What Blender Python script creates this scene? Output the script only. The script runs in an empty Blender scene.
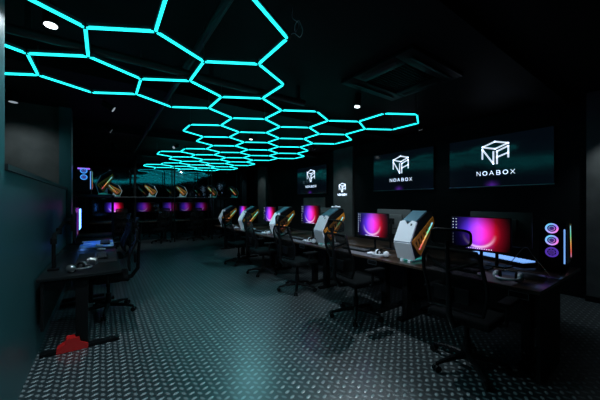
import bpy, bmesh, math, random
from mathutils import Vector, Matrix
random.seed(7)
R = math.radians
scn = bpy.context.scene
C = scn.collection
vs_ = scn.view_settings; vs_.view_transform = 'Standard'; vs_.look = 'None'; vs_.gamma = 1; vs_.exposure = 0; vs_.use_curve_mapping = False
scn.world = bpy.data.worlds.new('world'); scn.world.use_nodes = True
scn.world.node_tree.nodes['Background'].inputs[0].default_value = (0, 0, 0, 1); scn.world.node_tree.nodes['Background'].inputs[1].default_value = 0

# ------------------------------------------------------------------ helpers
class MB:
    """collects shapes into one bmesh, linked as ONE mesh object"""
    def __init__(s):
        s.bm = bmesh.new(); s.mi = 0
    def _mark(s, verts):
        fs = set(f for v in verts for f in v.link_faces)
        for f in fs: f.material_index = s.mi
        return fs
    def box(s, c, d, rot=None, bev=0.0, seg=2):
        m = Matrix.Translation(Vector(c))
        if rot is not None: m = m @ rot.to_4x4()
        m = m @ Matrix.Diagonal((d[0], d[1], d[2], 1))
        g = bmesh.ops.create_cube(s.bm, size=1, matrix=m)
        fs = s._mark(g['verts'])
        if bev > 0:
            es = list(set(e for v in g['verts'] for e in v.link_edges))
            r = bmesh.ops.bevel(s.bm, geom=es, offset=bev, segments=seg, affect='EDGES', profile=.5)
            for f in r['faces']: f.material_index = s.mi
        return s
    def bb(s, x0, x1, y0, y1, z0, z1, bev=0.0):
        return s.box(((x0+x1)/2, (y0+y1)/2, (z0+z1)/2), (abs(x1-x0), abs(y1-y0), abs(z1-z0)), bev=bev)
    def cyl(s, a, b, r, r2=None, n=16, caps=True):
        a, b = Vector(a), Vector(b); d = b-a
        q = d.to_track_quat('Z', 'Y').to_matrix().to_4x4()
        m = Matrix.Translation((a+b)/2) @ q
        g = bmesh.ops.create_cone(s.bm, cap_ends=caps, segments=n, radius1=r, radius2=r if r2 is None else r2, depth=d.length, matrix=m)
        s._mark(g['verts']); return s
    def ell(s, c, d, n=16, rot=None):
        m = Matrix.Translation(Vector(c))
        if rot is not None: m = m @ rot.to_4x4()
        m = m @ Matrix.Diagonal((d[0], d[1], d[2], 1))
        g = bmesh.ops.create_uvsphere(s.bm, u_segments=n, v_segments=max(6, n//2), radius=1, matrix=m)
        s._mark(g['verts']); return s
    def tube(s, pts, r, n=8, closed=False):
        pts = [Vector(p) for p in pts]; N = len(pts); rings = []
        rad = r if isinstance(r, (list, tuple)) else [r]*N
        up = None
        for i, p in enumerate(pts):
            if closed: t = pts[(i+1) % N]-pts[i-1]
            else: t = pts[min(i+1, N-1)]-pts[max(i-1, 0)]
            t.normalize()
            if up is None:
                up = Vector((0, 0, 1)) if abs(t.z) < .9 else Vector((1, 0, 0))
            u = (up - t*up.dot(t)).normalized(); up = u; w = t.cross(u)
            rings.append([s.bm.verts.new(p+(u*math.cos(2*math.pi*k/n)+w*math.sin(2*math.pi*k/n))*rad[i]) for k in range(n)])
        M = N if closed else N-1
        for i in range(M):
            A, B = rings[i], rings[(i+1) % N]
            for k in range(n):
                f = s.bm.faces.new((A[k], A[(k+1) % n], B[(k+1) % n], B[k])); f.material_index = s.mi
        if not closed:
            f = s.bm.faces.new(rings[0][::-1]); f.material_index = s.mi
            f = s.bm.faces.new(rings[-1]); f.material_index = s.mi
        return s
    def prism(s, poly, lo, hi, plane='yz'):
        def P(a, b, t):
            return {'yz': (t, a, b), 'xz': (a, t, b), 'xy': (a, b, t)}[plane]
        A = [s.bm.verts.new(P(a, b, lo)) for a, b in poly]; B = [s.bm.verts.new(P(a, b, hi)) for a, b in poly]
        n = len(poly); fs = [s.bm.faces.new(A), s.bm.faces.new(B[::-1])]
        for k in range(n):
            fs.append(s.bm.faces.new((A[k], B[k], B[(k+1) % n], A[(k+1) % n])))
        for f in fs: f.material_index = s.mi
        return s
    def torus(s, c, R0, r, normal='y', n=24, m=6, sx=1, sz=1):
        pts = []
        for k in range(n):
            a = 2*math.pi*k/n; u, w = R0*math.cos(a)*sx, R0*math.sin(a)*sz
            pts.append({'y': (c[0]+u, c[1], c[2]+w), 'x': (c[0], c[1]+u, c[2]+w), 'z': (c[0]+u, c[1]+w, c[2])}[normal])
        return s.tube(pts, r, m, True)
    def build(s, name, mats, parent=None, smooth=True, loc=None, rotz=0):
        bmesh.ops.recalc_face_normals(s.bm, faces=s.bm.faces[:])
        me = bpy.data.meshes.new(name); s.bm.to_mesh(me); s.bm.free()
        for m in (mats if isinstance(mats, (list, tuple)) else [mats]): me.materials.append(m)
        if smooth:
            for p in me.polygons: p.use_smooth = True
            try: me.set_sharp_from_angle(angle=R(35))
            except Exception: pass
        o = bpy.data.objects.new(name, me); C.objects.link(o)
        if parent is not None: o.parent = parent
        if loc is not None: o.location = loc
        o.rotation_euler = (0, 0, rotz)
        return o

def tag(o, label=None, cat=None, group=None, kind=None):
    if label: o['label'] = label
    if cat: o['category'] = cat
    if group: o['group'] = group
    if kind: o['kind'] = kind
    return o
def empty(name, loc, rz=0, label=None, cat=None, group=None):
    o = bpy.data.objects.new(name, None); C.objects.link(o); o.empty_display_size = .1
    o.location = loc; o.rotation_euler = (0, 0, rz)
    return tag(o, label, cat, group)
def dup(root, loc, rz=0, label=None, group=None):
    r = root.copy(); C.objects.link(r); r.location = loc; r.rotation_euler = (0, 0, rz)
    if label: r['label'] = label
    if group: r['group'] = group
    for ch in [o for o in bpy.data.objects if o.parent == root]:
        c = ch.copy(); C.objects.link(c); c.parent = r
        for g in [o for o in bpy.data.objects if o.parent == ch]:
            d = g.copy(); C.objects.link(d); d.parent = c
    return r

# ------------------------------------------------------------------ materials
def mat(name, col, rough=.5, metal=0, spec=.5, emit=None, es=0, coat=0):
    m = bpy.data.materials.new(name); m.use_nodes = True
    b = m.node_tree.nodes['Principled BSDF']
    b.inputs['Base Color'].default_value = (*col, 1); b.inputs['Roughness'].default_value = rough
    b.inputs['Metallic'].default_value = metal; b.inputs['Specular IOR Level'].default_value = spec
    b.inputs['Coat Weight'].default_value = coat
    if emit: b.inputs['Emission Color'].default_value = (*emit, 1); b.inputs['Emission Strength'].default_value = es
    return m
class NT:
    def __init__(s, m):
        s.t = m.node_tree; s.n = s.t.nodes; s.l = s.t.links
    def m(s, op, a, b=None, c=None, clamp=False):
        x = s.n.new('ShaderNodeMath'); x.operation = op; x.use_clamp = clamp
        for i, v in enumerate((a, b, c)):
            if v is None: continue
            if isinstance(v, (int, float)): x.inputs[i].default_value = v
            else: s.l.new(v, x.inputs[i])
        return x.outputs[0]
    def ramp(s, f, stops, interp='LINEAR'):
        x = s.n.new('ShaderNodeValToRGB'); cr = x.color_ramp; cr.interpolation = interp
        while len(cr.elements) < len(stops): cr.elements.new(.5)
        for e, (p, c) in zip(cr.elements, stops): e.position = p; e.color = (*c, 1)
        s.l.new(f, x.inputs[0]); return x.outputs[0]
    def mix(s, f, a, b, blend='MIX'):
        x = s.n.new('ShaderNodeMix'); x.data_type = 'RGBA'; x.blend_type = blend
        for sock, v in ((x.inputs[0], f), (x.inputs[6], a), (x.inputs[7], b)):
            if isinstance(v, (int, float)): sock.default_value = v
            elif isinstance(v, tuple): sock.default_value = (*v, 1)
            else: s.l.new(v, sock)
        return x.outputs[2]
    def xyz(s, coord='Object'):
        t = s.n.new('ShaderNodeTexCoord'); x = s.n.new('ShaderNodeSeparateXYZ'); s.l.new(t.outputs[coord], x.inputs[0])
        return x.outputs, t.outputs[coord]
    def noise(s, vec, scale, detail=3):
        x = s.n.new('ShaderNodeTexNoise'); x.inputs['Scale'].default_value = scale; x.inputs['Detail'].default_value = detail
        s.l.new(vec, x.inputs['Vector']); return x.outputs[0]

M = {}
M['housing'] = mat('tube_housing', (.10, .10, .11), .5)
M['black'] = mat('black_plastic', (.007, .008, .009), .45, spec=.15)
M['black_metal'] = mat('black_metal', (.008, .009, .010), .38, .3, spec=.15)
M['gloss_black'] = mat('gloss_black', (.004, .005, .006), .12)
M['mesh'] = mat('chair_mesh', (.005, .007, .008), .8, spec=.2)
M['cushion'] = mat('chair_fabric', (.005, .006, .007), .9, spec=.15)
M['chrome'] = mat('grey_metal', (.35, .36, .38), .3, .9)
M['white'] = mat('white_plastic', (.80, .83, .92), .35, coat=.3)
M['steel'] = mat('blue_grey_steel', (.10, .20, .27), .3, .5)
M['orange'] = mat('orange_metal', (.80, .28, .03), .38, .35)
M['top_black'] = mat('black_desktop', (.008, .009, .010), .3)
M['shell_grey'] = mat('grey_shell', (.05, .058, .06), .5)
M['mat_grey'] = mat('grey_mat_cloth', (.14, .13, .15), .7)
M['glass'] = mat('smoked_glass', (.008, .009, .011), .06, coat=.5)
M['red'] = mat('red_metal', (.62, .015, .015), .4)
M['ceil'] = mat('ceiling_black', (.003, .005, .006), .6, spec=.15)
M['wall_black'] = mat('wall_black', (.0035, .0055, .006), .6, spec=.15)
M['wall_grey'] = mat('wall_grey', (.09, .095, .09), .7)
M['panel'] = mat('partition_panel', (.028, .10, .112), .38)
M['ac'] = mat('ac_plastic', (.006, .009, .011), .4, spec=.2)
M['duct'] = mat('duct_paint', (.012, .018, .020), .5)
M['mirror'] = mat('dark_glass_wall', (.09, .14, .17), .06, 1.0)
M['keys'] = mat('keycaps', (.06, .065, .07), .5)
M['mat'] = mat('mat_cloth', (.010, .011, .014), .85)
M['led_white'] = mat('logo_light', (.8, .85, .95), .5, emit=(.72, .84, 1), es=1.0)
M['lens'] = mat('spot_lens', (.9, .9, .9), .3, emit=(.85, .95, 1), es=3)
M['lens_dim'] = mat('spot_lens_dim', (.5, .5, .5), .3, emit=(.75, .88, 1), es=.35)
M['cyan'] = mat('led_cyan', (.1, .5, .5), .4, emit=(.012, .74, .76), es=2.6)
M['teal_glow'] = mat('teal_fill', (.1, .5, .5), .4, emit=(.03, .5, .42), es=.5)
M['blue_glow'] = mat('led_blue', (.1, .3, .6), .4, emit=(.08, .32, .9), es=.9)
M['purple_glow'] = mat('led_purple', (.3, .1, .6), .4, emit=(.35, .14, .95), es=1.1)
M['pale_blue'] = mat('led_pale', (.3, .4, .6), .4, emit=(.20, .45, 1), es=.9)

mm_ = M['mesh']; nt = mm_.node_tree; tr = nt.nodes.new('ShaderNodeBsdfTransparent'); mx = nt.nodes.new('ShaderNodeMixShader'); mx.inputs[0].default_value = .6
nt.links.new(tr.outputs[0], mx.inputs[1]); nt.links.new(nt.nodes['Principled BSDF'].outputs[0], mx.inputs[2]); nt.links.new(mx.outputs[0], nt.nodes['Material Output'].inputs[0])
# wood desktop
m = mat('desk_wood', (.05, .03, .02), .3, coat=.25); t = NT(m); o, v = t.xyz()
mp = t.n.new('ShaderNodeMapping'); mp.inputs['Scale'].default_value = (14, 1.6, 1); t.l.new(v, mp.inputs[0])
n = t.noise(mp.outputs[0], 3, 5)
t.l.new(t.ramp(n, [(.3, (.030, .018, .013)), (.7, (.085, .052, .036))]), m.node_tree.nodes['Principled BSDF'].inputs['Base Color'])
M['wood'] = m
# grey painted wall with mottling
b = NT(M['wall_grey']); o, v = b.xyz(); n = b.noise(v, 4, 4)
b.l.new(b.ramp(n, [(.3, (.07, .075, .07)), (.7, (.11, .115, .11))]), M['wall_grey'].node_tree.nodes['Principled BSDF'].inputs['Base Color'])

# floor : embossed vinyl, raised lozenges on a .10 x .0675 m grid, alternate rows set half a step over
m = mat('embossed_vinyl', (.03, .04, .045), .34, .0, .5); t = NT(m); o, v = t.xyz()
PX, PY = .1, .0675
def loz(ox, oy, ang):
    fx = t.m('SUBTRACT', t.m('FRACT', t.m('ADD', t.m('DIVIDE', o[0], PX), ox+100)), .5)
    fy = t.m('SUBTRACT', t.m('FRACT', t.m('ADD', t.m('DIVIDE', o[1], PY), oy+100)), .5)
    X = t.m('MULTIPLY', fx, PX); Y = t.m('MULTIPLY', fy, PY)
    c, s = math.cos(ang), math.sin(ang)
    u = t.m('ADD', t.m('MULTIPLY', X, c), t.m('MULTIPLY', Y, s)); w = t.m('SUBTRACT', t.m('MULTIPLY', Y, c), t.m('MULTIPLY', X, s))
    d = t.m('ADD', t.m('POWER', t.m('ABSOLUTE', t.m('DIVIDE', u, .026)), 2), t.m('POWER', t.m('ABSOLUTE', t.m('DIVIDE', w, .0135)), 2))
    return t.m('SUBTRACT', 1, d, clamp=True)
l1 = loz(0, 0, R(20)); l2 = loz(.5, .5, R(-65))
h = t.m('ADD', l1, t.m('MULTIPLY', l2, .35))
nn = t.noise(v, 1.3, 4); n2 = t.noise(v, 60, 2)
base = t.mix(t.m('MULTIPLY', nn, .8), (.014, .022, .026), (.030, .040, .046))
col = t.mix(t.m('MULTIPLY', t.m('POWER', h, .6), .85, clamp=True), base, (.50, .55, .57))  # pale lozenge tops: wear, plus their glint put into the colour
B = m.node_tree.nodes['Principled BSDF']; B.inputs['IOR'].default_value = 2.4
t.l.new(col, B.inputs['Base Color'])
bp = t.n.new('ShaderNodeBump'); bp.inputs['Strength'].default_value = .5; bp.inputs['Distance'].default_value = .004
t.l.new(t.m('ADD', h, t.m('MULTIPLY', n2, .15)), bp.inputs['Height']); t.l.new(bp.outputs[0], B.inputs['Normal'])
t.l.new(t.m('ADD', t.m('MULTIPLY', nn, .15), .24), B.inputs['Roughness'])
M['floor'] = m

# screen picture: dark blue to magenta to red with a bright rising arc
def screen_mat(name, strength, w, h, cx=.47):
    m = mat(name, (.005, .005, .006), .15); t = NT(m); o, v = t.xyz()
    u = t.m('ADD', t.m('DIVIDE', o[0], w), .5); q = t.m('ADD', t.m('DIVIDE', o[2], h), .5)
    hue = t.ramp(u, [(.05, (.015, .012, .22)), (.3, (.10, .03, .75)), (.48, (.50, .05, .95)), (.62, (.70, .02, .42)), (.78, (.70, .005, .03)), (1, (.16, 0, .012))])
    dx = t.m('MULTIPLY', t.m('SUBTRACT', u, cx+.03), 1.55); dy = t.m('SUBTRACT', q, .50)
    r = t.m('SQRT', t.m('ADD', t.m('MULTIPLY', dx, dx), t.m('MULTIPLY', dy, dy)))
    glow = t.m('POWER', t.m('SUBTRACT', 1.0, t.m('MULTIPLY', r, 1.15), clamp=True), 1.1)
    ring = t.m('POWER', t.m('SUBTRACT', 1, t.m('MULTIPLY', t.m('ABSOLUTE', t.m('SUBTRACT', r, .42)), 14), clamp=True), 1.5)
    low = t.m('MULTIPLY', t.m('SUBTRACT', .5, q, clamp=True), 3, clamp=True)
    side = t.m('SUBTRACT', 1, t.m('MULTIPLY', t.m('ABSOLUTE', t.m('SUBTRACT', u, .5)), 2.6), clamp=True)
    arc = t.m('MULTIPLY', t.m('MULTIPLY', ring, low), t.m('POWER', side, .5))
    col = t.mix(1.0, hue, t.ramp(glow, [(0, (.01,)*3), (.3, (.18,)*3), (.75, (1,)*3)]), 'MULTIPLY')
    col = t.mix(t.m('MULTIPLY', arc, .55), col, (1, .75, .95))
    B = m.node_tree.nodes['Principled BSDF']; t.l.new(col, B.inputs['Emission Color']); B.inputs['Emission Strength'].default_value = strength
    return m
SW, SH = .57, .34
M['screen'] = screen_mat('screen_sunset', 1.5, SW, SH)
M['screen_dim'] = screen_mat('screen_sunset_dim', .22, SW, SH)
M['screen_blue_fill'] = mat('screen_blue_fill', (.01, .01, .01), .3, emit=(.10, .32, 1), es=6.0)  # strong glow added to light the printed desk mat
M['screen_dim2'] = screen_mat('screen_far', .28, SW, SH, .3)
# television picture: near black, faint indigo glow along its foot
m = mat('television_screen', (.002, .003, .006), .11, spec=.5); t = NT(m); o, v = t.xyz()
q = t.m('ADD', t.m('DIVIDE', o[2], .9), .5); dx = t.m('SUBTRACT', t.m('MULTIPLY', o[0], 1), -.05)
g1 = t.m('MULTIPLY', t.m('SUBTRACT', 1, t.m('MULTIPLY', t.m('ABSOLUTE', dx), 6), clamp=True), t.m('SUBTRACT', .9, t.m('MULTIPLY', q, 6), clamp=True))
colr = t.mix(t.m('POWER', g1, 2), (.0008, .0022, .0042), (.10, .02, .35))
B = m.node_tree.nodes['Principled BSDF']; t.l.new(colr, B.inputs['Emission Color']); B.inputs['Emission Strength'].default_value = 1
M['tv'] = m
# rainbow strip
m = mat('rainbow_strip', (.1, .1, .1), .4); t = NT(m); o, v = t.xyz()
f = t.m('MULTIPLY', t.m('SUBTRACT', o[2], .05), 2.0, clamp=True)
B = m.node_tree.nodes['Principled BSDF']
t.l.new(t.ramp(f, [(.0, (.1, .5, 1)), (.25, (.9, .1, .1)), (.45, (1, .5, .1)), (.6, (.2, .9, .4)), (.8, (.3, .8, 1)), (1, (.6, .2, 1))]), B.inputs['Emission Color']); B.inputs['Emission Strength'].default_value = 1.0
M['rainbow'] = m
# fan ring: colour turns round the ring
m = mat('fan_light', (.1, .1, .1), .4); t = NT(m); o, v = t.xyz()
ang = t.m('FRACT', t.m('ADD', t.m('DIVIDE', t.m('ARCTAN2', o[2], o[0]), 6.283), .5))
B = m.node_tree.nodes['Principled BSDF']
t.l.new(t.ramp(ang, [(0, (.2, .5, 1)), (.25, (.6, .3, 1)), (.45, (.9, .2, .7)), (.6, (.35, .2, .95)), (.8, (.15, .6, .9)), (1, (.2, .5, 1))]), B.inputs['Emission Color']); B.inputs['Emission Strength'].default_value = 1.1
M['fan'] = m
M['fan_dim'] = mat('fan_dim', (.02, .01, .04), .4, emit=(.10, .04, .5), es=.8)
M['fan_blue'] = mat('fan_blue', (.02, .1, .2), .4, emit=(.06, .35, 1), es=1.0)
M['blade'] = mat('fan_blade', (.03, .02, .05), .4, emit=(.12, .05, .45), es=.35)
# blue landscape desk mat
m = mat('printed_mat', (.02, .1, .4), .5); t = NT(m); o, v = t.xyz(); n = t.noise(v, 7, 4)
t.l.new(t.ramp(n, [(.35, (.06, .2, .8)), (.5, (.2, .45, .95)), (.6, (.9, .95, 1))]), m.node_tree.nodes['Principled BSDF'].inputs['Base Color'])
t.l.new(t.ramp(n, [(.35, (.01, .05, .35)), (.5, (.03, .18, .75)), (.68, (.35, .55, .8))]), m.node_tree.nodes['Principled BSDF'].inputs['Emission Color'])
m.node_tree.nodes['Principled BSDF'].inputs['Emission Strength'].default_value = .0
M['print_mat'] = m

# ------------------------------------------------------------------ camera
YAW = 35.33; CH = 1.45; FPX = 278
cam = bpy.data.cameras.new('camera'); co = bpy.data.objects.new('camera', cam); C.objects.link(co)
co.location = (0, 0, CH); co.rotation_euler = (R(90), 0, R(-YAW))
cam.sensor_width = 36; cam.lens = 36*FPX/600; cam.shift_y = 2/600; cam.clip_start = .05
scn.camera = co
FW = Vector((math.sin(R(YAW)), math.cos(R(YAW)), 0)); RT = Vector((math.cos(R(YAW)), -math.sin(R(YAW)), 0))

# ------------------------------------------------------------------ room shell
CZ = 3.05
def struct(mb, name, m): 
    o = mb.build(name, m, smooth=False); o['kind'] = 'structure'; return o
struct(MB().bb(-4, 6.2, -2.6, 12.4, -.1, 0), 'floor', M['floor'])
struct(MB().bb(-4, 6.2, -2.6, 12.4, CZ, CZ+.1), 'ceiling', M['ceil'])
struct(MB().bb(5.9, 6.1, -2.5, 12.3, 0, CZ), 'wall_right', M['wall_black'])
struct(MB().bb(-4, 5.9, 12.1, 12.3, 0, CZ), 'wall_back', M['mirror'])
struct(MB().bb(-4, 5.9, -2.5, -2.3, 0, CZ), 'wall_front', M['wall_black'])
struct(MB().bb(-3.9, -3.7, -2.3, 12.1, 0, CZ), 'wall_left', M['wall_black'])
# low partition beside the left desks, with its cap, the end pillar and the cross wall behind it
struct(MB().bb(-.62, -.51, 2.53, 6.2, 0, 1.655), 'wall_partition', M['panel'])
struct(MB().bb(-.66, -.495, 2.53, 6.2, 1.655, 1.695), 'trim_1', M['duct'])
struct(MB().bb(-.75, -.51, 1.9, 2.53, 0, CZ), 'wall_pillar', M['panel'])
struct(MB().bb(-3.7, -.60, 6.2, 6.4, 0, CZ), 'wall_cross', M['wall_grey'])
struct(MB().bb(-.60, -.44, 6.12, 6.42, 0, CZ), 'trim_2', M['panel'])
# grey pier by the near end, the pier with the small logo, the grey pier at the far end
struct(MB().bb(5.8, 5.9, -2.3, .90, 0.08, CZ), 'wall_pier', M['wall_grey'])
struct(MB().bb(5.78, 5.9, -2.3, .91, 0, .08), 'baseboard_right', M['wall_black'])
struct(MB().bb(5.82, 5.9, 5.62, 6.42, 0, CZ), 'wall_column', M['wall_grey'])
struct(MB().bb(5.78, 5.9, 10.75, 11.5, 0, CZ), 'wall_end_column', M['wall_grey'])
struct(MB().bb(5.86, 5.9, 6.9, 8.05, 1.15, 1.60), 'trim_3', M['wall_grey'])

# ceiling services: beams / ducts / conduits
for i, (y, w, d) in enumerate(((1.2, .25, .12), (4.2, .25, .12), (7.2, .25, .12), (10.2, .25, .12))):
    struct(MB().bb(-3.6, 5.8, y-w/2, y+w/2, CZ-d, CZ), 'ceiling_beam', M['ceil'])
o = MB().tube([(.75, 1.5, 2.94), (.75, 9.5, 2.94)], .035, 10)
for y in (2, 3.5, 5, 6.5, 8, 9.3): o.bb(.73, .77, y-.02, y+.02, 2.96, CZ)
tag(o.build('conduit', M['duct']), 'dark ceiling conduit running away above the aisle', 'pipe')
o = MB().tube([(-2.5, 3.15, 2.835), (2.3, 3.15, 2.835)], .04, 12)
for x in (-2, -.5, 1, 2.2): o.bb(x-.02, x+.02, 3.13, 3.17, 2.87, CZ)
tag(o.build('duct', M['duct']), 'round dark duct crossing the ceiling over the front hexagons', 'duct')

# ------------------------------------------------------------------ hexagon ceiling light
HZ = CH+1.3; H = 1.3
e, x0, z0, th = .38617*H, -1.23025*H, 1.59265*H, .0930
def W(a, b):
    lx, lz = a+.5*b, math.sqrt(3)/2*b
    X = e*(math.cos(th)*lx-math.sin(th)*lz)+x0; Z = e*(math.sin(th)*lx+math.cos(th)*lz)+z0
    p = RT*X+FW*Z; return Vector((p.x, p.y, HZ))
hexes = [(-1,0),(2,0),(1,-1),(-3,1),(0,1),(-2,2),(1,2),(-1,3),(0,4),(1,5),(4,5),(2,6),(-1,6),(-3,7),(0,7),(-2,8),(1,8),
 (-4,9),(-1,9),(-3,10),(-5,11),(-2,11),(-7,12),(-4,12),(-9,13),(-6,13),(-3,13),(-8,14),(-5,14),(-10,15),(-7,15),
 (-9,16),(-11,17),(-8,17),(-13,18),(-10,18),(-12,19),(-15,19),(-14,20),(-11,20),(-16,21),(-13,21)]
edges = set(); verts = set()
for a, b in hexes:
    ring = [(a+1, b), (a, b+1), (a-1, b+1), (a-1, b), (a, b-1), (a+1, b-1)]
    for k in range(6):
        p, q = ring[k], ring[(k+1) % 6]; edges.add(tuple(sorted((p, q)))); verts.update((p, q))
grid = empty('hexagon_ceiling_light', (1.5, 5, HZ), 0, 'cyan glowing honeycomb of light tubes hung under the black ceiling', 'ceiling light')
inv = Vector((1.5, 5, HZ))
L = e-.026
mb = MB(); mb.mi = 0; mb.box((0, 0, .020), (L, .034, .024), bev=.003); mb.mi = 1; mb.cyl((-L/2, 0, 0), (L/2, 0, 0), .0115, n=12)
proto = mb.build('light_tube', [M['housing'], M['cyan']], grid)
tube_me = proto.data
key = lambda E_: (W(*E_[0])+W(*E_[1])).length
es = sorted(edges, key=key)
def seen(p):
    d = p-Vector((0, 0, CH)); z = d.dot(FW); return z > .5 and abs(d.dot(RT)/z) < 1.15
es = [E_ for E_ in es if seen(W(*E_[0])) or seen(W(*E_[1]))] + [E_ for E_ in es if not (seen(W(*E_[0])) or seen(W(*E_[1])))]
rest = bmesh.new()
for i, (p, q) in enumerate(es):
    A, B_ = W(*p), W(*q); c = (A+B_)/2-inv; ang = math.atan2(B_.y-A.y, B_.x-A.x)
    if i < 100:
        t_ = proto if i == 0 else bpy.data.objects.new('light_tube', tube_me)
        if i: C.objects.link(t_); t_.parent = grid
        t_.location = c; t_.rotation_euler = (0, 0, ang)
    else:
        n0 = len(rest.verts); rest.from_mesh(tube_me); rest.verts.ensure_lookup_table()
        mm = Matrix.Translation(c) @ Matrix.Rotation(ang, 4, 'Z')
        bmesh.ops.transform(rest, matrix=mm, verts=rest.verts[n0:])
if len(es) > 100:
    me = bpy.data.meshes.new('light_tube'); rest.to_mesh(me)
    for m_ in (M['housing'], M['cyan']): me.materials.append(m_)
    o = bpy.data.objects.new('light_tube', me); C.objects.link(o); o.parent = grid; o['kind'] = 'stuff'
rest.free()
vs = sorted(verts, key=lambda v_: W(*v_).length)
mb = MB(); mb.cyl((0, 0, -.008), (0, 0, .030), .0135, n=12); 
for k in range(3):
    a = k*2*math.pi/3; mb.box((.014*math.cos(a), .014*math.sin(a), .014), (.03, .026, .030), Matrix.Rotation(a, 3, 'Z'))
hub0 = mb.build('connector', M['duct'], grid); hub_me = hub0.data
rest = bmesh.new()
for i, v_ in enumerate(vs):
    c = W(*v_)-inv
    a0 = (W(v_[0]+1, v_[1])-W(*v_)); ang = math.atan2(a0.y, a0.x) + (0 if (v_[0]-v_[1]) % 3 == 0 else math.pi)
    if i < 90:
        t_ = hub0 if i == 0 else bpy.data.objects.new('connector', hub_me)
        if i: C.objects.link(t_); t_.parent = grid
        t_.location = c; t_.rotation_euler = (0, 0, ang)
    else:
        n0 = len(rest.verts); rest.from_mesh(hub_me); rest.verts.ensure_lookup_table()
        bmesh.ops.transform(rest, matrix=Matrix.Translation(c) @ Matrix.Rotation(ang, 4, 'Z'), verts=rest.verts[n0:])
if len(vs) > 90:
    me = bpy.data.meshes.new('connector'); rest.to_mesh(me); me.materials.append(M['duct'])
    o = bpy.data.objects.new('connector', me); C.objects.link(o); o.parent = grid; o['kind'] = 'stuff'
rest.free()
wm = MB().cyl((0, 0, 0), (0, 0, CZ-HZ), .002, n=5).build('hanger_wire', M['chrome'], grid).data
w0 = [o for o in bpy.data.objects if o.name.startswith('hanger_wire')][0]
for i, v_ in enumerate(vs[::3][:45]):
    t_ = w0 if i == 0 else bpy.data.objects.new('hanger_wire', wm)
    if i: C.objects.link(t_); t_.parent = grid
    t_.location = W(*v_)-inv+Vector((0, 0, .02))
# loops of feed cable at the right-hand corner of the honeycomb
c = W(3, 0)
pts = [c+Vector(q_) for q_ in ((.01, 0, .02), (.05, -.02, .05), (.10, -.03, .03), (.12, -.04, .09), (.08, -.04, .15), (.05, -.03, .10), (.08, 0, .08), (.11, .0, .16), (.06, .02, .20), (.07, .02, CZ-HZ))]
def smooth_pts(p, k=5):
    out = []
    for i in range(len(p)-1):
        p0, p1, p2, p3 = p[max(i-1, 0)], p[i], p[i+1], p[min(i+2, len(p)-1)]
        for j in range(k):
            t_ = j/k; out.append(.5*((2*p1)+(-p0+p2)*t_+(2*p0-5*p1+4*p2-p3)*t_**2+(-p0+3*p1-3*p2+p3)*t_**3))
    out.append(p[-1]); return out
tag(MB().tube(smooth_pts(pts), .0028, 6).build('cable', M['white']), 'loose white feed cable looped at the right corner of the honeycomb', 'cable')

# ------------------------------------------------------------------ spotlights
def spotlight(x, y, z, lens, r, label, power=0, tilt=(0, 0), size=70, col=(.76, .92, 1.0)):
    t_ = empty('ceiling_spotlight', (x, y, CZ), 0, label, 'spotlight', 'ceiling spotlights')
    MB().cyl((0, 0, -.02), (0, 0, 0), .05, n=20).cyl((0, 0, z-CZ+.14), (0, 0, -.02), .009, n=8).build('mount', M['black_metal'], t_)
    d = Vector((tilt[0], tilt[1], -1)).normalized(); top = Vector((0, 0, z-CZ+.16)); bot = top+d*.16
    mb = MB(); mb.cyl(top, bot, r*.9, r, n=24)
    for k in range(3): mb.cyl(top+d*(.02+.02*k), top+d*(.026+.02*k), r*1.06, n=24)
    hd = mb.build('lamp_head', M['black_metal'], t_)
    MB().cyl(bot-d*.004, bot+d*.003, r*.82, n=24).build('lens', lens, t_)
    if power:
        l = bpy.data.lights.new('spot', 'SPOT'); l.energy = power*5; l.spot_size = R(size); l.spot_blend = .9; l.shadow_soft_size = r*.8
        l.color = col
        lo = bpy.data.objects.new('spot_lamp', l); C.objects.link(lo)
        lo.location = Vector((x, y, CZ))+bot+d*.02; lo.rotation_euler = d.to_track_quat('-Z', 'Y').to_euler()
    return t_
SP = [(-.33, 2.85, 2.80, 'lens', .05, 'large dark spotlight with a pale lens hanging at the top left, nearest of all', (-.25, 2.6, 0), 90, 130),
      (3.10, 2.88, 2.86, 'lens', .05, 'glaring spotlight under the air conditioner, above the right end of the honeycomb', (2.6, 2.7, 0), 90, 125),
      (5.00, 3.08, 2.85, 'lens_dim', .05, 'spotlight just off the far right tip of the honeycomb', (5.8, 3, 1), 8, 70),
      (2.75, 5.77, 2.86, 'lens', .045, 'bright spotlight seen inside a middle cell of the honeycomb', (2.3, 5.6, 0), 70, 125),
      (4.45, 5.75, 2.82, 'lens', .045, 'bright spotlight in front of the pier with the small logo', (5.82, 6.0, 1.5), 26, 60),
      (0.0, 5.26, 2.82, 'lens_dim', .05, 'dim spotlight left of the honeycomb, uppermost of the dim line of three', (2.9, 4.9, 1.05), 230, 36),
      (0.0, 6.85, 2.82, 'lens_dim', .05, 'dim spotlight left of the honeycomb, middle of the dim line of three', (2.9, 7.4, 1.05), 260, 42),
      (.19, 8.7, 2.82, 'lens_dim', .05, 'dim spotlight left of the honeycomb, lowest of the dim line of three', (1.6, 11.2, .6), 70, 80),
      (-1.06, 5.70, 2.90, 'lens_dim', .06, 'spotlight above the low partition lighting the grey cross wall', (-1.1, 5.65, 0), 20, 150),
      (5.35, .55, 2.62, 'lens_dim', .05, 'spotlight at the right edge above the grey wall', (5.8, .5, 1), 24, 90),
      (4.9, 10.9, 2.86, 'lens_dim', .05, 'small spotlight at the far end lighting the grey end pier', (5.8, 11.1, 1.6), 14, 70),
      (3.2, 9.5, 2.86, 'lens_dim', .04, 'small added fill spotlight before the far shelf', (2.4, 11.1, 1.7), 25, 90),  # added to brighten the white cases on the long shelf
      ]
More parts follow.
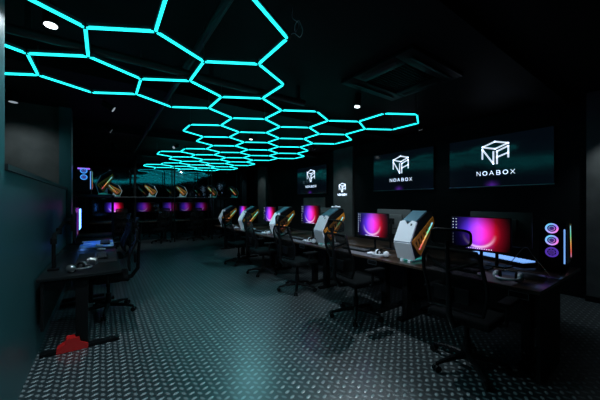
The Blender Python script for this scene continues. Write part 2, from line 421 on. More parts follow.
for x, y, z, ln, r, lb, tg, pw, sz in SP:
    d_ = Vector(tg)-Vector((x, y, z)); d_ /= -d_.z; spotlight(x, y, z, M[ln], r, lb, pw/5, (d_.x, d_.y), sz, (.30, .88, 1.0) if (x, y) in ((2.75, 5.77), (.5, 1.7), (1.0, -1.2)) else (.76, .92, 1.0))
# fill spotlights added to light floor, cases and left rack, most out of view
for x, y, tg, pw, sz, lb in ((.5, 1.7, (.5, 2.0, 0), 42, 115, 'added fill spotlight above the near aisle, out of the picture overhead'),
                          (.3, .2, (3.0, 3.6, 1.1), 240, 38, 'added fill spotlight overhead beside the camera, aimed along the desks'),
                          (.95, 1.0, (2.95, 2.2, 1.1), 190, 38, 'added fill spotlight overhead turned to the nearest desks, out of the picture'),
                          (-.1, 1.9, (-.1, 2.6, 0), 35, 90, 'added fill spotlight above the partition end, just out of the picture'),
                          (1.0, -1.2, (.4, .6, 0), 22, 80, 'added fill spotlight behind the camera'),
                          (1.7, 8.3, (-.2, 7.0, 1.6), 30, 60, 'small added fill spotlight in the far aisle turned to the left rack')):
    d_ = Vector(tg)-Vector((x, y, 2.86)); d_ /= -d_.z
    spotlight(x, y, 2.86, M['lens_dim'], .045, lb, pw/5, (d_.x, d_.y), sz, (.30, .88, 1.0) if (x, y) in ((2.75, 5.77), (.5, 1.7), (1.0, -1.2)) else (.76, .92, 1.0))

# ------------------------------------------------------------------ cassette air conditioner
ac = empty('air_conditioner', (3.09, 2.15, CZ), 0, 'square dark ceiling cassette air conditioner right of the honeycomb', 'air conditioner')
mb = MB(); mb.bb(-.54, .54, -.52, -.30, -.05, 0, .012); mb.bb(-.54, .54, .30, .52, -.05, 0, .012); mb.bb(-.54, -.31, -.30, .30, -.05, 0, .012); mb.bb(.31, .54, -.30, .30, -.05, 0, .012)
mb.build('frame', M['ac'], ac)
mb = MB(); 
for k in range(14): mb.box((0, -.28+k*.043, -.02), (.60, .012, .02))
mb.bb(-.31, .31, -.3, .3, -.012, -.004); mb.build('grille', M['black'], ac)
for (cx, cy, lx, ly) in ((0, -.41, .8, .05), (0, .41, .8, .05), (-.43, 0, .05, .5), (.43, 0, .05, .5)):
    MB().box((cx, cy, -.058), (lx, ly, .008), Matrix.Rotation(R(18), 3, 'X' if lx > ly else 'Y'), bev=.002).build('louver', M['duct'], ac)

# ------------------------------------------------------------------ televisions with logo
def stroke(mb, pts, w, closed=False, y=0.0, t=.004):
    n = len(pts); rng = range(n if closed else n-1)
    for i in rng:
        a, b = Vector(pts[i]), Vector(pts[(i+1) % n]); d = b-a
        ang = math.atan2(d.y, d.x); c_ = (a+b)/2
        mb.box((c_.x, y, c_.y), (d.length+w*.8, t, w), Matrix.Rotation(-ang, 3, 'Y'))
def logo_mark(mb, cx, cz, s, w, y):
    P = lambda x, z: (cx+x*s, cz+z*s)
    stroke(mb, [P(-1, .62), P(0, .98), P(1, .70), P(.02, .33)], w, True, y)
    stroke(mb, [P(-1, -.45), P(-1, .42), P(-.12, -.98), P(-.12, .10)], w, False, y)
    stroke(mb, [P(.16, -.98), P(.16, .10), P(1, .45), P(1, -.50)], w, False, y)
    stroke(mb, [P(.16, -.42), P(1, -.12)], w, False, y)
def word(mb, cx, cz, hgt, pitch, w, y):
    G = {'N': [[(-.4, -.5), (-.4, .5), (.4, -.5), (.4, .5)]],
         'A': [[(-.45, -.5), (0, .5), (.45, -.5)], [(-.28, -.15), (.28, -.15)]],
         'B': [[(-.35, -.5), (-.35, .5), (.15, .5), (.32, .35), (.32, .15), (.15, 0), (-.35, 0)], [(.15, 0), (.38, -.15), (.38, -.35), (.15, -.5), (-.35, -.5)]],
         'X': [[(-.4, -.5), (.4, .5)], [(-.4, .5), (.4, -.5)]],
         'O': [[(.5*math.cos(a*math.pi/6), .5*math.sin(a*math.pi/6)) for a in range(13)]]}
    for i, ch in enumerate('NOABOX'):
        ox = cx+(i-2.5)*pitch
        for st in G[ch]: stroke(mb, [(ox+a*hgt, cz+b_*hgt) for a, b_ in st], w, False, y)
def tv(y, label):
    t_ = empty('television', (5.895, y, 2.20), R(-90), label, 'television', 'wall televisions')
    w, h = 1.64, .93
    MB().bb(-.25, .25, -.02, 0, -.2, .2).build('wall_bracket', M['black_metal'], t_)
    mb = MB(); mb.bb(-w/2, w/2, -.06, -.02, -h/2, h/2, .006); mb.build('casing', M['black'], t_)
    mb = MB(); mb.bb(-w/2, w/2, -.066, -.060, -h/2-.004, -h/2+.010); mb.build('bottom_trim', M['chrome'], t_)
    MB().bb(-w/2+.008, w/2-.008, -.063, -.060, -h/2+.014, h/2-.008).build('screen', M['tv'], t_)
    mb = MB(); logo_mark(mb, 0, .150, .205, .026, -.0655); mb.build('logo', M['led_white'], t_, smooth=False)
    mb = MB(); word(mb, 0, -.215, .072, .108, .0085, -.0655); mb.build('lettering', M['led_white'], t_, smooth=False)
    return t_
tv(2.08, 'wall television with white cube logo, nearest and largest of the televisions')
tv(4.05, 'wall television with white cube logo just right of the lit grey pier')
tv(7.58, 'wall television with white cube logo left of the lit grey pier, smallest of all')
s = empty('logo_sign', (5.815, 6.03, 1.78), R(-90), 'small white cube logo with lettering on the lit grey pier', 'sign')
mb = MB(); logo_mark(mb, 0, .10, .13, .022, 0); mb.build('logo', M['led_white'], s, smooth=False)
mb = MB(); word(mb, 0, -.11, .05, .068, .012, 0); mb.build('lettering', M['led_white'], s, smooth=False)

# ------------------------------------------------------------------ furniture prototypes
def make_desk(w, d, label, group, red=False, lo=.16, top=None):
    """origin at floor, centre of desk; user side is -Y; length along X"""
    t_ = empty('desk', (0, 0, 0), 0, label, 'desk', group)
    mb = MB(); mb.bb(-w/2+.002, w/2-.002, -d/2, d/2, .712, .74, .004); mb.build('tabletop', top or M['wood'], t_)
    for sx in (-1, 1):
        x = sx*(w/2-lo)
        l = MB().bb(x-.035, x+.035, -.05, .05, .03, .70, .004).bb(x-.03, x+.03, -d/2+.04, d/2-.04, .69, .712).build('leg', M['black_metal'], t_)
        MB().bb(x-.04, x+.04, -d/2+(.02 if red else .14), d/2-.02, 0, .035, .006).build('foot', M['black_metal'], l)
        if red and sx < 0:
            MB().prism([(-.05, .004), (.19, .004), (.19, .05), (.13, .085), (.12, .13), (.02, .13), (.01, .085), (-.05, .05)], x-.048, x+.048).build('foot_bracket', M['red'], l)
    MB().bb(-w/2+.02, w/2-.02, d/2-.05, d/2-.03, .25, .70).build('modesty_panel', M['black'], t_)
    px0, px1 = w/2-.21, w/2-.07
    cp = MB().bb(px0, px1, -d/2+.0, -d/2+.05, .655, .712, .003).build('control_panel', M['black'], t_)
    MB().bb(px0, px1, -d/2-.004, -d/2-.001, .655, .660).bb(px0, px1, -d/2-.004, -d/2-.001, .704, .709).bb(px0, px0+.005, -d/2-.004, -d/2-.001, .655, .709).bb(px1-.005, px1, -d/2-.004, -d/2-.001, .655, .709).build('bezel', M['chrome'], cp)
    MB().box((0, .16, .66), (w-.6, .14, .015)).bb(-w/2+.3, w/2-.3, .085, .095, .65, .712).bb(-w/2+.3, w/2-.3, .225, .235, .65, .712).build('cable_tray', M['black_metal'], t_)
    return t_

def make_chair(label, group):
    """faces +Y"""
    t_ = empty('office_chair', (0, 0, 0), 0, label, 'chair', group)
    mb = MB(); mb.box((0, .02, .47), (.50, .48, .07), bev=.03, seg=3); mb.build('seat', M['cushion'], t_)
    # back: curved frame with mesh
    def bp_(u, v):   # u -1..1 across, v 0..1 up
        w = (.21+.03*math.sin(v*math.pi)) if v < .8 else .24-.25*(v-.8)
        return Vector((u*w, -.24-.07*v**1.5-.03*(1-u*u)*math.sin(v*math.pi)+.025*math.sin(v*6), .56+.50*v))
    loop = [bp_(-1, k/8) for k in range(9)]+[bp_(-1+k/4, 1) for k in range(1, 8)]+[bp_(1, 1-k/8) for k in range(9)]+[bp_(1-k/4, 0) for k in range(1, 8)]
    fr = MB().tube(loop, .014, 8, True).build('back_frame', M['black'], t_)
    mb = MB(); g = [[mb.bm.verts.new(bp_(-1+i/5, j/12)) for i in range(11)] for j in range(13)]
    for j in range(12):
        for i in range(10): mb.bm.faces.new((g[j][i], g[j][i+1], g[j+1][i+1], g[j+1][i]))
    me_ = mb.build('back_mesh', M['mesh'], t_)
    md = me_.modifiers.new('s', 'SOLIDIFY'); md.thickness = .006
    MB().box((0, -.30, .70), (.28, .03, .12), bev=.012).build('lumbar_support', M['black'], t_)
    mb = MB(); mb.tube([(0, -.08, .43), (0, -.26, .44), (0, -.335, .54), (0, -.34, .72), (0, -.355, .95), (0, -.37, 1.14)], [.03, .03, .024, .02, .016, .014], 10)
    mb.tube([(-.19, -.30, .98), (0, -.355, .90), (.19, -.30, .98)], .012, 8); mb.build('back_spine', M['black'], t_)
    # headrest : rounded frame and pad
    hl = [Vector((.155*math.copysign(abs(math.cos(a))**.45, math.cos(a)), -.345+.03*abs(math.cos(a)), 1.165+.065*math.copysign(abs(math.sin(a))**.45, math.sin(a)))) for a in [2*math.pi*(k+.5)/28 for k in range(28)]]
    hd = MB().tube(hl, .010, 8, True).tube([(0, -.36, 1.08), (0, -.358, 1.10)], .012, 8).build('headrest', M['black'], t_)
    mb = MB(); g = [[mb.bm.verts.new((-.15+.03*i_, -.345+.03*abs(i_-5)/5, 1.105+.12*j_/4)) for i_ in range(11)] for j_ in range(5)]
    for j_ in range(4):
        for i_ in range(10): mb.bm.faces.new((g[j_][i_], g[j_][i_+1], g[j_+1][i_+1], g[j_+1][i_]))
    hm = mb.build('headrest_mesh', M['mesh'], hd); md = hm.modifiers.new('s', 'SOLIDIFY'); md.thickness = .006
    for sx in (-1, 1):
        mb = MB(); mb.tube([(sx*.2, .0, .45), (sx*.29, .0, .46), (sx*.30, .0, .56), (sx*.30, .0, .64)], .016, 8)
        ar = mb.build('armrest', M['black'], t_)
        MB().box((sx*.30, .03, .65), (.09, .26, .03), bev=.012).build('arm_pad', M['cushion'], ar)
    MB().box((0, 0, .42), (.2, .26, .045), bev=.01).tube([(.1, .05, .42), (.24, .05, .42)], .008, 6).build('tilt_mechanism', M['black_metal'], t_)
    MB().cyl((0, 0, .09), (0, 0, .25), .032, n=16).cyl((0, 0, .25), (0, 0, .40), .02, n=16).build('gas_lift', M['black_metal'], t_)
    for k in range(5):
        a = R(90+72*k+12); d = Vector((math.cos(a), math.sin(a), 0))
        lg = MB().tube([d*.02+Vector((0, 0, .105)), d*.17+Vector((0, 0, .095)), d*.31+Vector((0, 0, .068))], [.028, .022, .015], 8).build('base_leg', M['black_metal'], t_)
        sd = Vector((-d.y, d.x, 0)); c = d*.31+Vector((0, 0, .028))
        MB().cyl(c-sd*.026, c-sd*.006, .028, n=14).cyl(c+sd*.006, c+sd*.026, .028, n=14).cyl(c, c+Vector((0, 0, .04)), .007, n=8).build('caster', M['black'], lg)
    return t_

def make_monitor(zc, label, group, screen=M['screen'], w=SW, h=SH, back_logo=False, icons=True, kind='stand', shell=None):
    """origin on desk top; screen faces -Y; zc = screen centre above desk"""
    t_ = empty('monitor', (0, 0, 0), 0, label, 'monitor', group)
    mb = MB(); mb.bb(-w/2-.008, w/2+.008, 0, .022, zc-h/2-.022, zc+h/2+.008, .004); mb.box((0, .032, zc), (w*.6, .03, h*.6), bev=.01)
    mb.build('casing', shell or M['black'], t_)
    s_ = MB().box((0, 0, 0), (w, .002, h)).build('screen', screen, t_); s_.location = (0, -.0015, zc)
    if icons:
        mb = MB()
        for k in range(9):
            for j in range(2 if k < 4 else 1): mb.box((-w/2+.02+.034*j, 0, h/2-.02-.034*k), (.008, .001, .008))
        for k in range(12): mb.box((-.12+.022*k, 0, -h/2+.009), (.009, .001, .008))
        ic = mb.build('desktop_icons', M['led_white'], t_, smooth=False); ic.location = (0, -.0035, zc)
    if kind == 'stand':
        MB().cyl((0, .075, .008), (0, .06, zc), .016, n=14).box((0, .048, zc), (.09, .03, .09), bev=.005).build('stand', M['black_metal'], t_)
        MB().prism([(-.11, -.05), (.11, -.05), (.09, .13), (-.09, .13)], 0, .012, 'xy').build('stand_base', M['black_metal'], t_)
    if back_logo:
        mb = MB(); mb.box((0, .0488, zc+.02), (.09, .002, .065), bev=.0005); mb.build('back_badge', M['chrome'], t_)
    return t_

def make_case(label, group):
    """angular computer case; front faces -Y"""
    t_ = empty('computer_case', (0, 0, 0), 0, label, 'computer', group)
    w = .105
    A, Bq, Cq, D, E_, F, G = (.09, .035), (.01, .235), (.14, .465), (.37, .585), (.47, .58), (.51, .46), (.20, .06)
    MB().prism([A, Bq, Cq, D, E_, F, G], -w, w).build('body', M['black'], t_)
    def plate(p, q, t, x0=-w-.004, x1=w+.004, gap=0.0):
        p, q = Vector(p), Vector(q); d = (q-p).normalized(); n = Vector((-d.y, d.x))
        return [tuple(p+n*gap), tuple(q+n*gap), tuple(q+n*(gap+t)), tuple(p+n*(gap+t))]
    # white folded front, with the notch at its top edge
    mb = MB(); mb.prism(plate(A, Bq, .022), -w-.006, w+.006)
    d = Vector(Cq)-Vector(Bq); n = Vector((-d.y, d.x)).normalized()
    def fp(u, v, t): 
        p = Vector(Bq)+d*v+n*t; return (u, p.x, p.y)
    outl = [(-w-.006, 0), (w+.006, 0), (w+.006, 1.0), (w*.45, 1.06), (0, .84), (-w*.45, 1.06), (-w-.006, 1.0)]
    Lo = [mb.bm.verts.new(fp(u, v, 0)) for u, v in outl]; Hi = [mb.bm.verts.new(fp(u, v, .022)) for u, v in outl]
    mb.bm.faces.new(Lo); mb.bm.faces.new(Hi[::-1])
    for k in range(len(outl)): mb.bm.faces.new((Lo[k], Hi[k], Hi[(k+1) % len(outl)], Lo[(k+1) % len(outl)]))
    fr = mb.build('front_panel', M['white'], t_)
    p = Vector(Bq)+d*.80+n*.0235
    MB().prism([(p.x-.001, p.y), (p.x+.012, p.y+.022), (p.x+.014, p.y+.021), (p.x+.001, p.y-.001)], w*.45, w*.62).build('power_button', M['black'], fr)
    mb = MB(); mb.prism(plate(Cq, D, .018), -w+.012, w-.012); mb.build('top_panel', M['steel'], t_)
    MB().prism(plate(D, E_, .012), -w, w).build('rear_spoiler', M['black_metal'], t_)
    for sx in (-1, 1):
        a, b_ = sx*w, sx*(w+.006)
        MB().prism([(.10, .30), (.17, .43), (.36, .54), (.45, .55), (.46, .52)], min(a, b_), max(a, b_)).build('side_glass', M['glass'], t_)
        mb = MB(); lo, hi = min(a, sx*(w+.012)), max(a, sx*(w+.012))
        mb.prism([(.03, .25), (.47, .53), (.49, .49), (.05, .21)], lo, hi)
        mb.prism([(.16, .10), (.20, .07), (.50, .44), (.49, .49), (.465, .475)], lo, hi)
        mb.prism([(.05, .21), (.085, .23), (.20, .11), (.16, .10)], lo, hi)
        for k in range(6):
            y = .115+.055*k; z = .235+.036*k; mb.prism([(y, z+.02), (y+.022, z+.034), (y+.085-.008*k, z-.075+.006*k), (y+.063-.008*k, z-.089+.006*k)], lo, hi)
        mb.build('side_trim', M['orange'], t_)
        MB().prism([(.16, .150), (.172, .143), (.455, .445), (.447, .458)], min(b_, sx*(w+.016)), max(b_, sx*(w+.016))).build('light_strip', M['rainbow'], t_)
        MB().prism([(.05, 0), (.42, 0), (.40, .02), (.33, .03), (.31, .18), (.22, .075), (.12, .05), (.06, .022)], sx*.05-.015, sx*.05+.015).build('foot', M['white'], t_)
    MB().bb(-.08, .08, .07, .30, .022, .030).build('underglow_fill', M['teal_glow'], t_)  # glowing strip added to tint the white feet teal
    return t_

def make_keyboard(label, group, mk=None):
    t_ = empty('keyboard', (0, 0, 0), 0, label, 'keyboard', group)
    MB().box((0, 0, .012), (.44, .135, .020), bev=.004).build('body', M['black'], t_)
    mb = MB()
    for r_ in range(5):
        for k in range(15): mb.box((-.200+k*.0286, -.048+r_*.024, .027), (.022, .019, .009), bev=.002, seg=1)
    mb.build('keycaps', mk or M['keys'], t_, smooth=False); return t_
def make_mouse(label, group, m_):
    t_ = empty('mouse', (0, 0, 0), 0, label, 'mouse', group)
    mb = MB(); mb.ell((0, 0, .0165), (.032, .058, .0165), 20); mb.build('shell', m_, t_)
    MB().cyl((-.004, .03, .029), (.004, .03, .029), .008, n=12).build('wheel', M['black'], t_); return t_
def make_headset(label, group, m_):
    """lying on the desk, band to -Y"""
    t_ = empty('headset', (0, 0, 0), 0, label, 'headset', group)
    MB().tube([Vector((.085*math.cos(a), -.03+.10*math.sin(a), .035)) for a in [R(180+15*k) for k in range(13)]], .010, 8).build('headband', m_, t_)
    for sx in (-1, 1):
        c_ = MB().ell((sx*.085, .0, .040), (.030, .046, .040), 18).build('ear_cup', m_, t_)
        MB().torus((sx*.06, 0, .040), .030, .011, 'x').build('ear_pad', M['black'], c_)
    return t_

# ------------------------------------------------------------------ main row on the right: desks, monitors, cases, chairs
YB = [.69, 2.22, 3.75, 5.28, 6.90, 8.50]
near = ['nearest the camera', 'second from the near end', 'in the middle of the row', 'fourth from the near end', 'at the far end of the row']
seat = ['nearest station', 'second station', 'middle station', 'fourth station', 'farthest station']
D0 = None; FR = R(-90)
DG = 'dark desks of the right row'
for i in range(5):
    yc = (YB[i]+YB[i+1])/2; w = YB[i+1]-YB[i]
    dk = make_desk(w, .60, 'dark wood topped desk of the front right row, '+near[i], DG)
    dk.location = (3.1, yc, 0); dk.rotation_euler = (0, 0, FR)
dk0 = [o for o in bpy.data.objects if o.name == 'desk'][0]
MB().bb(1.53/2-.03, 1.53/2-.004, -.28, .28, 0, .712).build('end_panel', M['black'], dk0)
for i in range(5):
    yc = (YB[i]+YB[i+1])/2; w = YB[i+1]-YB[i]
    dk = make_desk(w, .76, 'rear desk backing onto the right row desk '+near[i], 'dark desks of the back row')
    dk.location = (3.80, yc, 0); dk.rotation_euler = (0, 0, -FR)
MY = [(1.33, .37, 3.30), (2.76, .37, 3.27), (4.25, .47, 3.25), (5.85, .42, 3.25), (7.4, .42, 3.25)]
ML = ['largest in view above the blue lit keyboard', 'left of the nearest white computer case, icons down its side', 'between the second and third white computer cases', 'between the third and fourth white computer cases', 'small purple one behind the farthest white case']
for i, (y, zc, x) in enumerate(MY):
    mo = make_monitor(zc, 'monitor with purple arc picture, '+ML[i], 'monitors of the right row', icons=i < 4)
    mo.location = (x, y, .74); mo.rotation_euler = (0, 0, FR)
CL = ['nearest and largest of the row', 'second of the row, controller on top', 'third of the row', 'fourth of the row', 'smallest at far end']
case0 = make_case('white angular computer case with orange bars, '+CL[0], 'white and orange computer cases on the right row')
PY_ = [1.98, 3.55, 5.07, 6.74, 8.25]
case0.location = (2.88, PY_[0], .74); case0.rotation_euler = (0, 0, FR)
for i in range(1, 5): dup(case0, (2.88, PY_[i], .74), FR, 'white angular computer case with orange bars, '+CL[i])
ch0 = make_chair('black mesh office chair with headrest at the nearest desk of the right row', 'office chairs of the right row')
CY = [(2.62, 1.15, 2), (2.62, 2.47, -6), (2.62, 3.78, 4), (2.66, 5.05, -5), (2.62, 6.2, 8)]
for i, (x, y, a) in enumerate(CY):
    if i == 0: ch0.location = (x, y, 0); ch0.rotation_euler = (0, 0, FR+R(a))
    else: dup(ch0, (x, y, 0), FR+R(a), 'black mesh office chair with headrest at the %s of the right row' % ['', 'second desk', 'middle desk', 'fourth desk', 'farthest desk'][i])
# desk clutter
mp0 = MB().box((0, 0, .0015), (.80, .34, .003), bev=.001).build('desk_mat', M['mat_grey'])
KB = make_keyboard('dark keyboard at the nearest station of the right row', 'keyboards of the right row')
MS = make_mouse('white mouse at the nearest station of the right row', 'white mice of the right row', M['white'])
HS = make_headset('white headset lying at the near corner of the nearest desk', 'white headsets of the right row', M['white'])
for i, (y, zc, x) in enumerate(MY):
    mp = mp0 if i == 0 else mp0.copy()
    if i: C.objects.link(mp)
    mp.location = (2.98, y-.05, .741); mp.rotation_euler = (0, 0, FR)
    tag(mp, 'grey desk mat on the %s of the right row' % near[i].replace('nearest the camera', 'nearest desk').replace('second from the near end', 'second desk').replace('in the middle of the row', 'middle desk').replace('fourth from the near end', 'fourth desk').replace('at the far end of the row', 'farthest desk'), 'desk mat', 'desk mats of the right row')
    if i == 0:
        KB.location = (3.04, y+.10, .744); KB.rotation_euler = (0, 0, FR); MS.location = (2.95, y-.16, .744); MS.rotation_euler = (0, 0, FR+R(20))
        HS.location = (2.98, .96, .745); HS.rotation_euler = (0, 0, FR+R(12))
    else:
        dup(KB, (3.04, y+.10, .744), FR, 'dark keyboard at the %s of the right row' % seat[i])
        dup(MS, (2.96, y-.24, .744), FR+R(-10), 'white mouse at the %s of the right row' % seat[i])
        if i < 4: dup(HS, (2.97, y-.42, .744 if False else .743), FR+R(-15), 'white headset beside the keyboard at the %s of the right row' % seat[i])
# light blue glowing keyboard set on the rear desk behind the nearest monitor
KG = make_keyboard('long keyboard with pale blue glowing keys behind the nearest monitor', 'glowing keyboards', M['pale_blue'])
KG.location = (3.93, 1.35, .741); KG.rotation_euler = (0, 0, R(70)); KG.scale = (1.6, 1.6, 1.8)
tag(MB().box((0, 0, .024), (.20, .08, .046), bev=.006).build('charging_box', M['chrome'], loc=(3.22, .86, .741), rotz=R(-80)), 'small pale grey box near the nearest desk corner', 'box')
# white things on top of the second case
t_ = empty('game_controller', (3.29, 3.55, 1.344), R(-70), 'white game controller resting on top of the second white computer case', 'game controller')
mb = MB(); mb.ell((0, 0, .022), (.07, .036, .02), 18); mb.ell((-.06, -.025, .018), (.024, .045, .017), 14); mb.ell((.06, -.025, .018), (.024, .045, .017), 14); mb.build('shell', M['white'], t_)
for sx in (-1, 1): MB().cyl((sx*.03, -.012, .036), (sx*.03, -.012, .05), .009, n=12).build('thumbstick', M['black'], t_)
t_.rotation_euler = (R(0), R(0), R(-70))

# back row: monitor backs, the tower with lit fans
bm0 = make_monitor(.42, 'dark monitor back with pale badge behind the nearest lit screen', 'monitors seen from behind', back_logo=True, icons=False, shell=M['shell_grey'])
bm0.location = (3.60, 1.24, .741); bm0.rotation_euler = (0, 0, -FR)
for y, lb in ((2.62, 'dark monitor back with pale badge behind the second lit screen'), (4.1, 'dark monitor back behind the middle lit screen'), (5.7, 'dark monitor back behind the fourth lit screen')):
    dup(bm0, (3.60, y, .741), -FR, lb)

def make_tower(label, n_fans=3, fanm=None, top=None):
    """front -Y with fan rings, glass on +X side"""
    t_ = empty('computer_tower', (0, 0, 0), 0, label, 'computer')
    MB().prism([(.03, .02), (0, .06), (0, .44), (.05, .50), (.40, .52), (.46, .46), (.46, .05), (.42, .02)], -.10, .10).build('body', M['black'], t_)
    for k in range(n_fans):
        z = .445-.120*k
        fn = MB().torus((0, 0, 0), .043, .008, 'y', 28).torus((0, 0, 0), .020, .004, 'y', 20).build('fan', fanm or (M['fan'] if k < 2 else M['fan_dim']), t_); fn.location = (0, -.008, z)
        mb = MB(); mb.cyl((0, -.006, 0), (0, .002, 0), .02, n=16)
        for j in range(7):
            a = j*2*math.pi/7; mb.box((.029*math.cos(a), 0, .029*math.sin(a)), (.020, .003, .014), Matrix.Rotation(-a, 3, 'Y'))
        mb.build('fan_blades', M['blade'], fn, smooth=False)
    if top: MB().bb(-.085, .085, -.004, .05, .475, .50, .004).build('top_light', top, t_)
    MB().bb(.088, .100, -.012, -.001, .10, .44, .002).build('light_strip', M['pale_blue'], t_)
    MB().prism([(.06, .08), (.06, .42), (.40, .46), (.40, .08)], .100, .106).build('side_glass', M['glass'], t_)
    MB().prism([(.41, .10), (.34, .48), (.37, .48), (.44, .10)], .100, .114).prism([(.30, .12), (.24, .46), (.26, .46), (.32, .12)], .100, .112).build('side_trim', M['orange'], t_)
    MB().prism([(.385, .12), (.30, .46), (.315, .46), (.40, .12)], .107, .113).build('side_light', M['rainbow'], t_)
    for y in (.06, .40): MB().bb(-.09, .09, y-.02, y+.02, 0, .021).build('foot', M['black'], t_)
    return t_
tw = make_tower('black tower computer with glowing purple fans at the near end of the back row')
tw.location = (3.70, .82, .74); tw.rotation_euler = (0, 0, R(-84))
# cables draped by the tower
tag(MB().tube(smooth_pts([Vector(p) for p in ((3.30, 1.12, .75), (3.42, 1.06, .86), (3.5, .98, .99), (3.56, .93, .90), (3.42, .76, .746))]), .0035, 6).build('cable', M['chrome']), 'pale cable rising and falling in front of the lit tower', 'cable')

# ------------------------------------------------------------------ left row along the partition
ld = make_desk(1.66, .66, 'dark desk along the left partition with a red foot bracket, nearest', 'dark desks along the left partition', red=True, lo=.07, top=M['top_black'])
ld.location = (-.17, 4.28, 0); ld.rotation_euler = (0, 0, R(90))
ld2 = make_desk(1.75, .66, 'dark desk along the left partition behind the first', 'dark desks along the left partition', top=M['top_black'])
ld2.location = (-.17, 5.99, 0); ld2.rotation_euler = (0, 0, R(90))
tag(MB().box((0, 0, .0015), (.45, .90, .003), bev=.001).build('desk_mat', M['print_mat'], loc=(-.08, 5.85, .741)), 'bright blue printed desk mat on the second left desk', 'desk mat')
tag(MB().box((0, 0, .0015), (.40, .80, .003), bev=.001).build('desk_mat', M['mat'], loc=(-.06, 4.40, .741)), 'black desk mat under the keyboard on the near left desk', 'desk mat')
# monitor on a jointed arm, and one on a stand
lm = make_monitor(.46, icons=False, label='monitor seen edge-on above the near left desk, held by a jointed arm', group='monitors of the left row', screen=M['screen_dim'], kind='arm')
lm.location = (-.26, 4.42, .745); lm.rotation_euler = (0, 0, R(90))
lm2 = make_monitor(.42, 'monitor seen edge-on above the second left desk', 'monitors of the left row', M['screen_blue_fill'], icons=False)
lm2.location = (-.32, 6.0, .741); lm2.rotation_euler = (0, 0, R(90))
t_ = empty('clamp_stand', (-.42, 3.86, .74), 0, 'black jointed monitor arm clamped to the near left desk', 'stand')
MB().bb(-.045, .045, -.05, .05, 0, .02, .004).cyl((0, 0, .02), (0, 0, .30), .017, n=14).build('clamp', M['black_metal'], t_)
MB().cyl((0, 0, .27), (0, 0, .33), .027, n=16).tube([(0, 0, .30), (.0, .10, .36), (.02, .24, .38)], [.022, .02, .018], 10).build('lower_arm', M['black'], t_)
MB().cyl((.02, .24, .35), (.02, .24, .42), .026, n=16).tube([(.02, .24, .40), (.05, .40, .47), (.08, .56, .47)], [.02, .018, .016], 10).bb(.07, .115, .52, .60, .43, .51, .004).build('upper_arm', M['black'], t_)
dup(KB, (-.02, 4.42, .744), R(90), 'dark keyboard on the near left desk', 'keyboards of the left row')
dup(KB, (.03, 5.85, .744), R(90), 'dark keyboard on the blue printed mat', 'keyboards of the left row')
dup(MS, (-.02, 5.02, .741), R(70), 'white mouse at the far end of the near left desk', 'white mice of the left row')
dup(MS, (-.05, 5.45, .744), R(100), 'white mouse on the blue printed mat', 'white mice of the left row')
hs2 = make_headset('dark headset with bright rims at the wall side of the near left desk', 'dark headsets of the left row', M['chrome']); hs2.location = (-.22, 3.68, .741); hs2.rotation_euler = (0, 0, R(60))
# small metal phone stand frame
t_ = empty('wire_rack', (-.10, 3.95, .741), R(80), 'small wire rack standing beside the keyboard on the near left desk', 'rack')
for k in range(4): MB().tube([(-.045+.03*k, -.04, .002), (-.045+.03*k, -.04, .05), (-.045+.03*k, .04, .07), (-.045+.03*k, .04, .002)], .0025, 6).build('wire', M['chrome'], t_)
MB().tube([(-.06, -.04, .003), (.06, -.04, .003)], .003, 6).tube([(-.06, .04, .003), (.06, .04, .003)], .003, 6).build('rail', M['chrome'], t_)
dup(ch0, (.06, 4.45, 0), R(90-4), 'black mesh office chair at the near left desk', 'office chairs of the left row')
dup(ch0, (.08, 6.1, 0), R(90+4), 'black mesh office chair at the second left desk', 'office chairs of the left row')

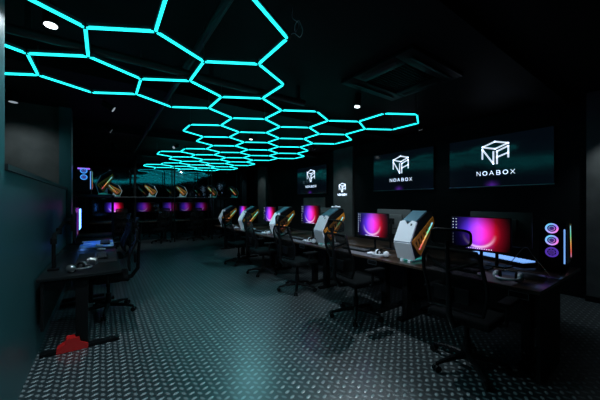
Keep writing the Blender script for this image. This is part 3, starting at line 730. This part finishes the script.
# rack behind the left desks carrying a lit tower
def rack(name, x0, x1, y0, y1, z, ztop, posts, label, th_=.035):
    t_ = empty(name, ((x0+x1)/2, (y0+y1)/2, 0), 0, label, 'shelf'); ox, oy = (x0+x1)/2, (y0+y1)/2
    MB().bb(x0-ox, x1-ox, y0-oy, y1-oy, z-th_, z, .003).build('shelf_board', M['duct'], t_)
    for px_ in posts:
        for yy in (y0+.02, y1-.02): MB().bb(px_-ox-.018, px_-ox+.018, yy-oy-.018, yy-oy+.018, 0, ztop).build('post', M['black_metal'], t_)
    return t_
rack('storage_rack', -.49, .20, 6.95, 7.5, 1.60, 1.60, (-.46, .17), 'black rack behind the left desks, a lit tower computer on its top')
MB().bb(-.30, .30, -.27, .27, .75, .78).build('shelf_board', M['duct'], [o for o in bpy.data.objects if o.name == 'storage_rack'][0])
tl = make_tower('tower computer with blue lit fans and orange side standing on the left rack', 2, M['fan_blue'], M['purple_glow'])
tl.scale = (1.15, 1, 1.05); tl.location = (-.31, 6.98, 1.602); tl.rotation_euler = (0, 0, 0)

sc_ = dup(case0, (-.12, 7.2, 1.602), FR, 'computer case with lit orange side beside the blue fan tower on the left rack', 'computer cases on the left rack')
sc_.scale = (.62, .62, .85)
# far row under the long shelf
rk = rack('long_shelf', -.45, 4.75, 10.85, 11.35, 1.63, CZ, (-.40, .90, 2.12, 3.48, 4.70), 'long high black shelf on full height posts across the far end')
for i, x in enumerate((.32, 1.38, 2.40, 3.55, 4.45)):
    d_ = dup(case0, (x+.20, 11.1, 1.632), R(90), 'small white and orange computer case on the long high shelf, ' + ['far left', 'second from left', 'the middle one', 'second from right', 'far right'][i], 'computer cases on the long high shelf')
    d_.scale = (.80, .80, .80)
FD = ['at the left end', 'second from the left', 'middle', 'right end']
for i, x in enumerate((.24, 1.50, 2.80, 4.05)):
    dk = make_desk(1.22, .60, 'dark desk under the long high shelf, '+['left end', 'left of the middle', 'right of the middle', 'right end'][i], 'dark desks of the far row')
    dk.location = (x, 11.72, 0)
for i, x in enumerate((.32, 1.28, 2.15, 2.75, 3.35)):
    m_ = make_monitor(.52, 'dim purple monitor under the long high shelf, '+['leftmost of five', 'second from left', 'third from left', 'fourth from left', 'rightmost of five'][i], 'monitors of the far row', M['screen'] if i == 0 else M['screen_dim2'], icons=False, w=SW, h=SH)
    m_.location = (x, 11.72, .741)
for i, x in enumerate((.55, 1.7, 2.9, 4.1)):
    dup(ch0, (x, 10.95, 0), R((-10, 14, -6, 8)[i]), 'black office chair at the far row, '+['left one', 'second from left', 'second from right', 'right one'][i], 'office chairs of the far row')
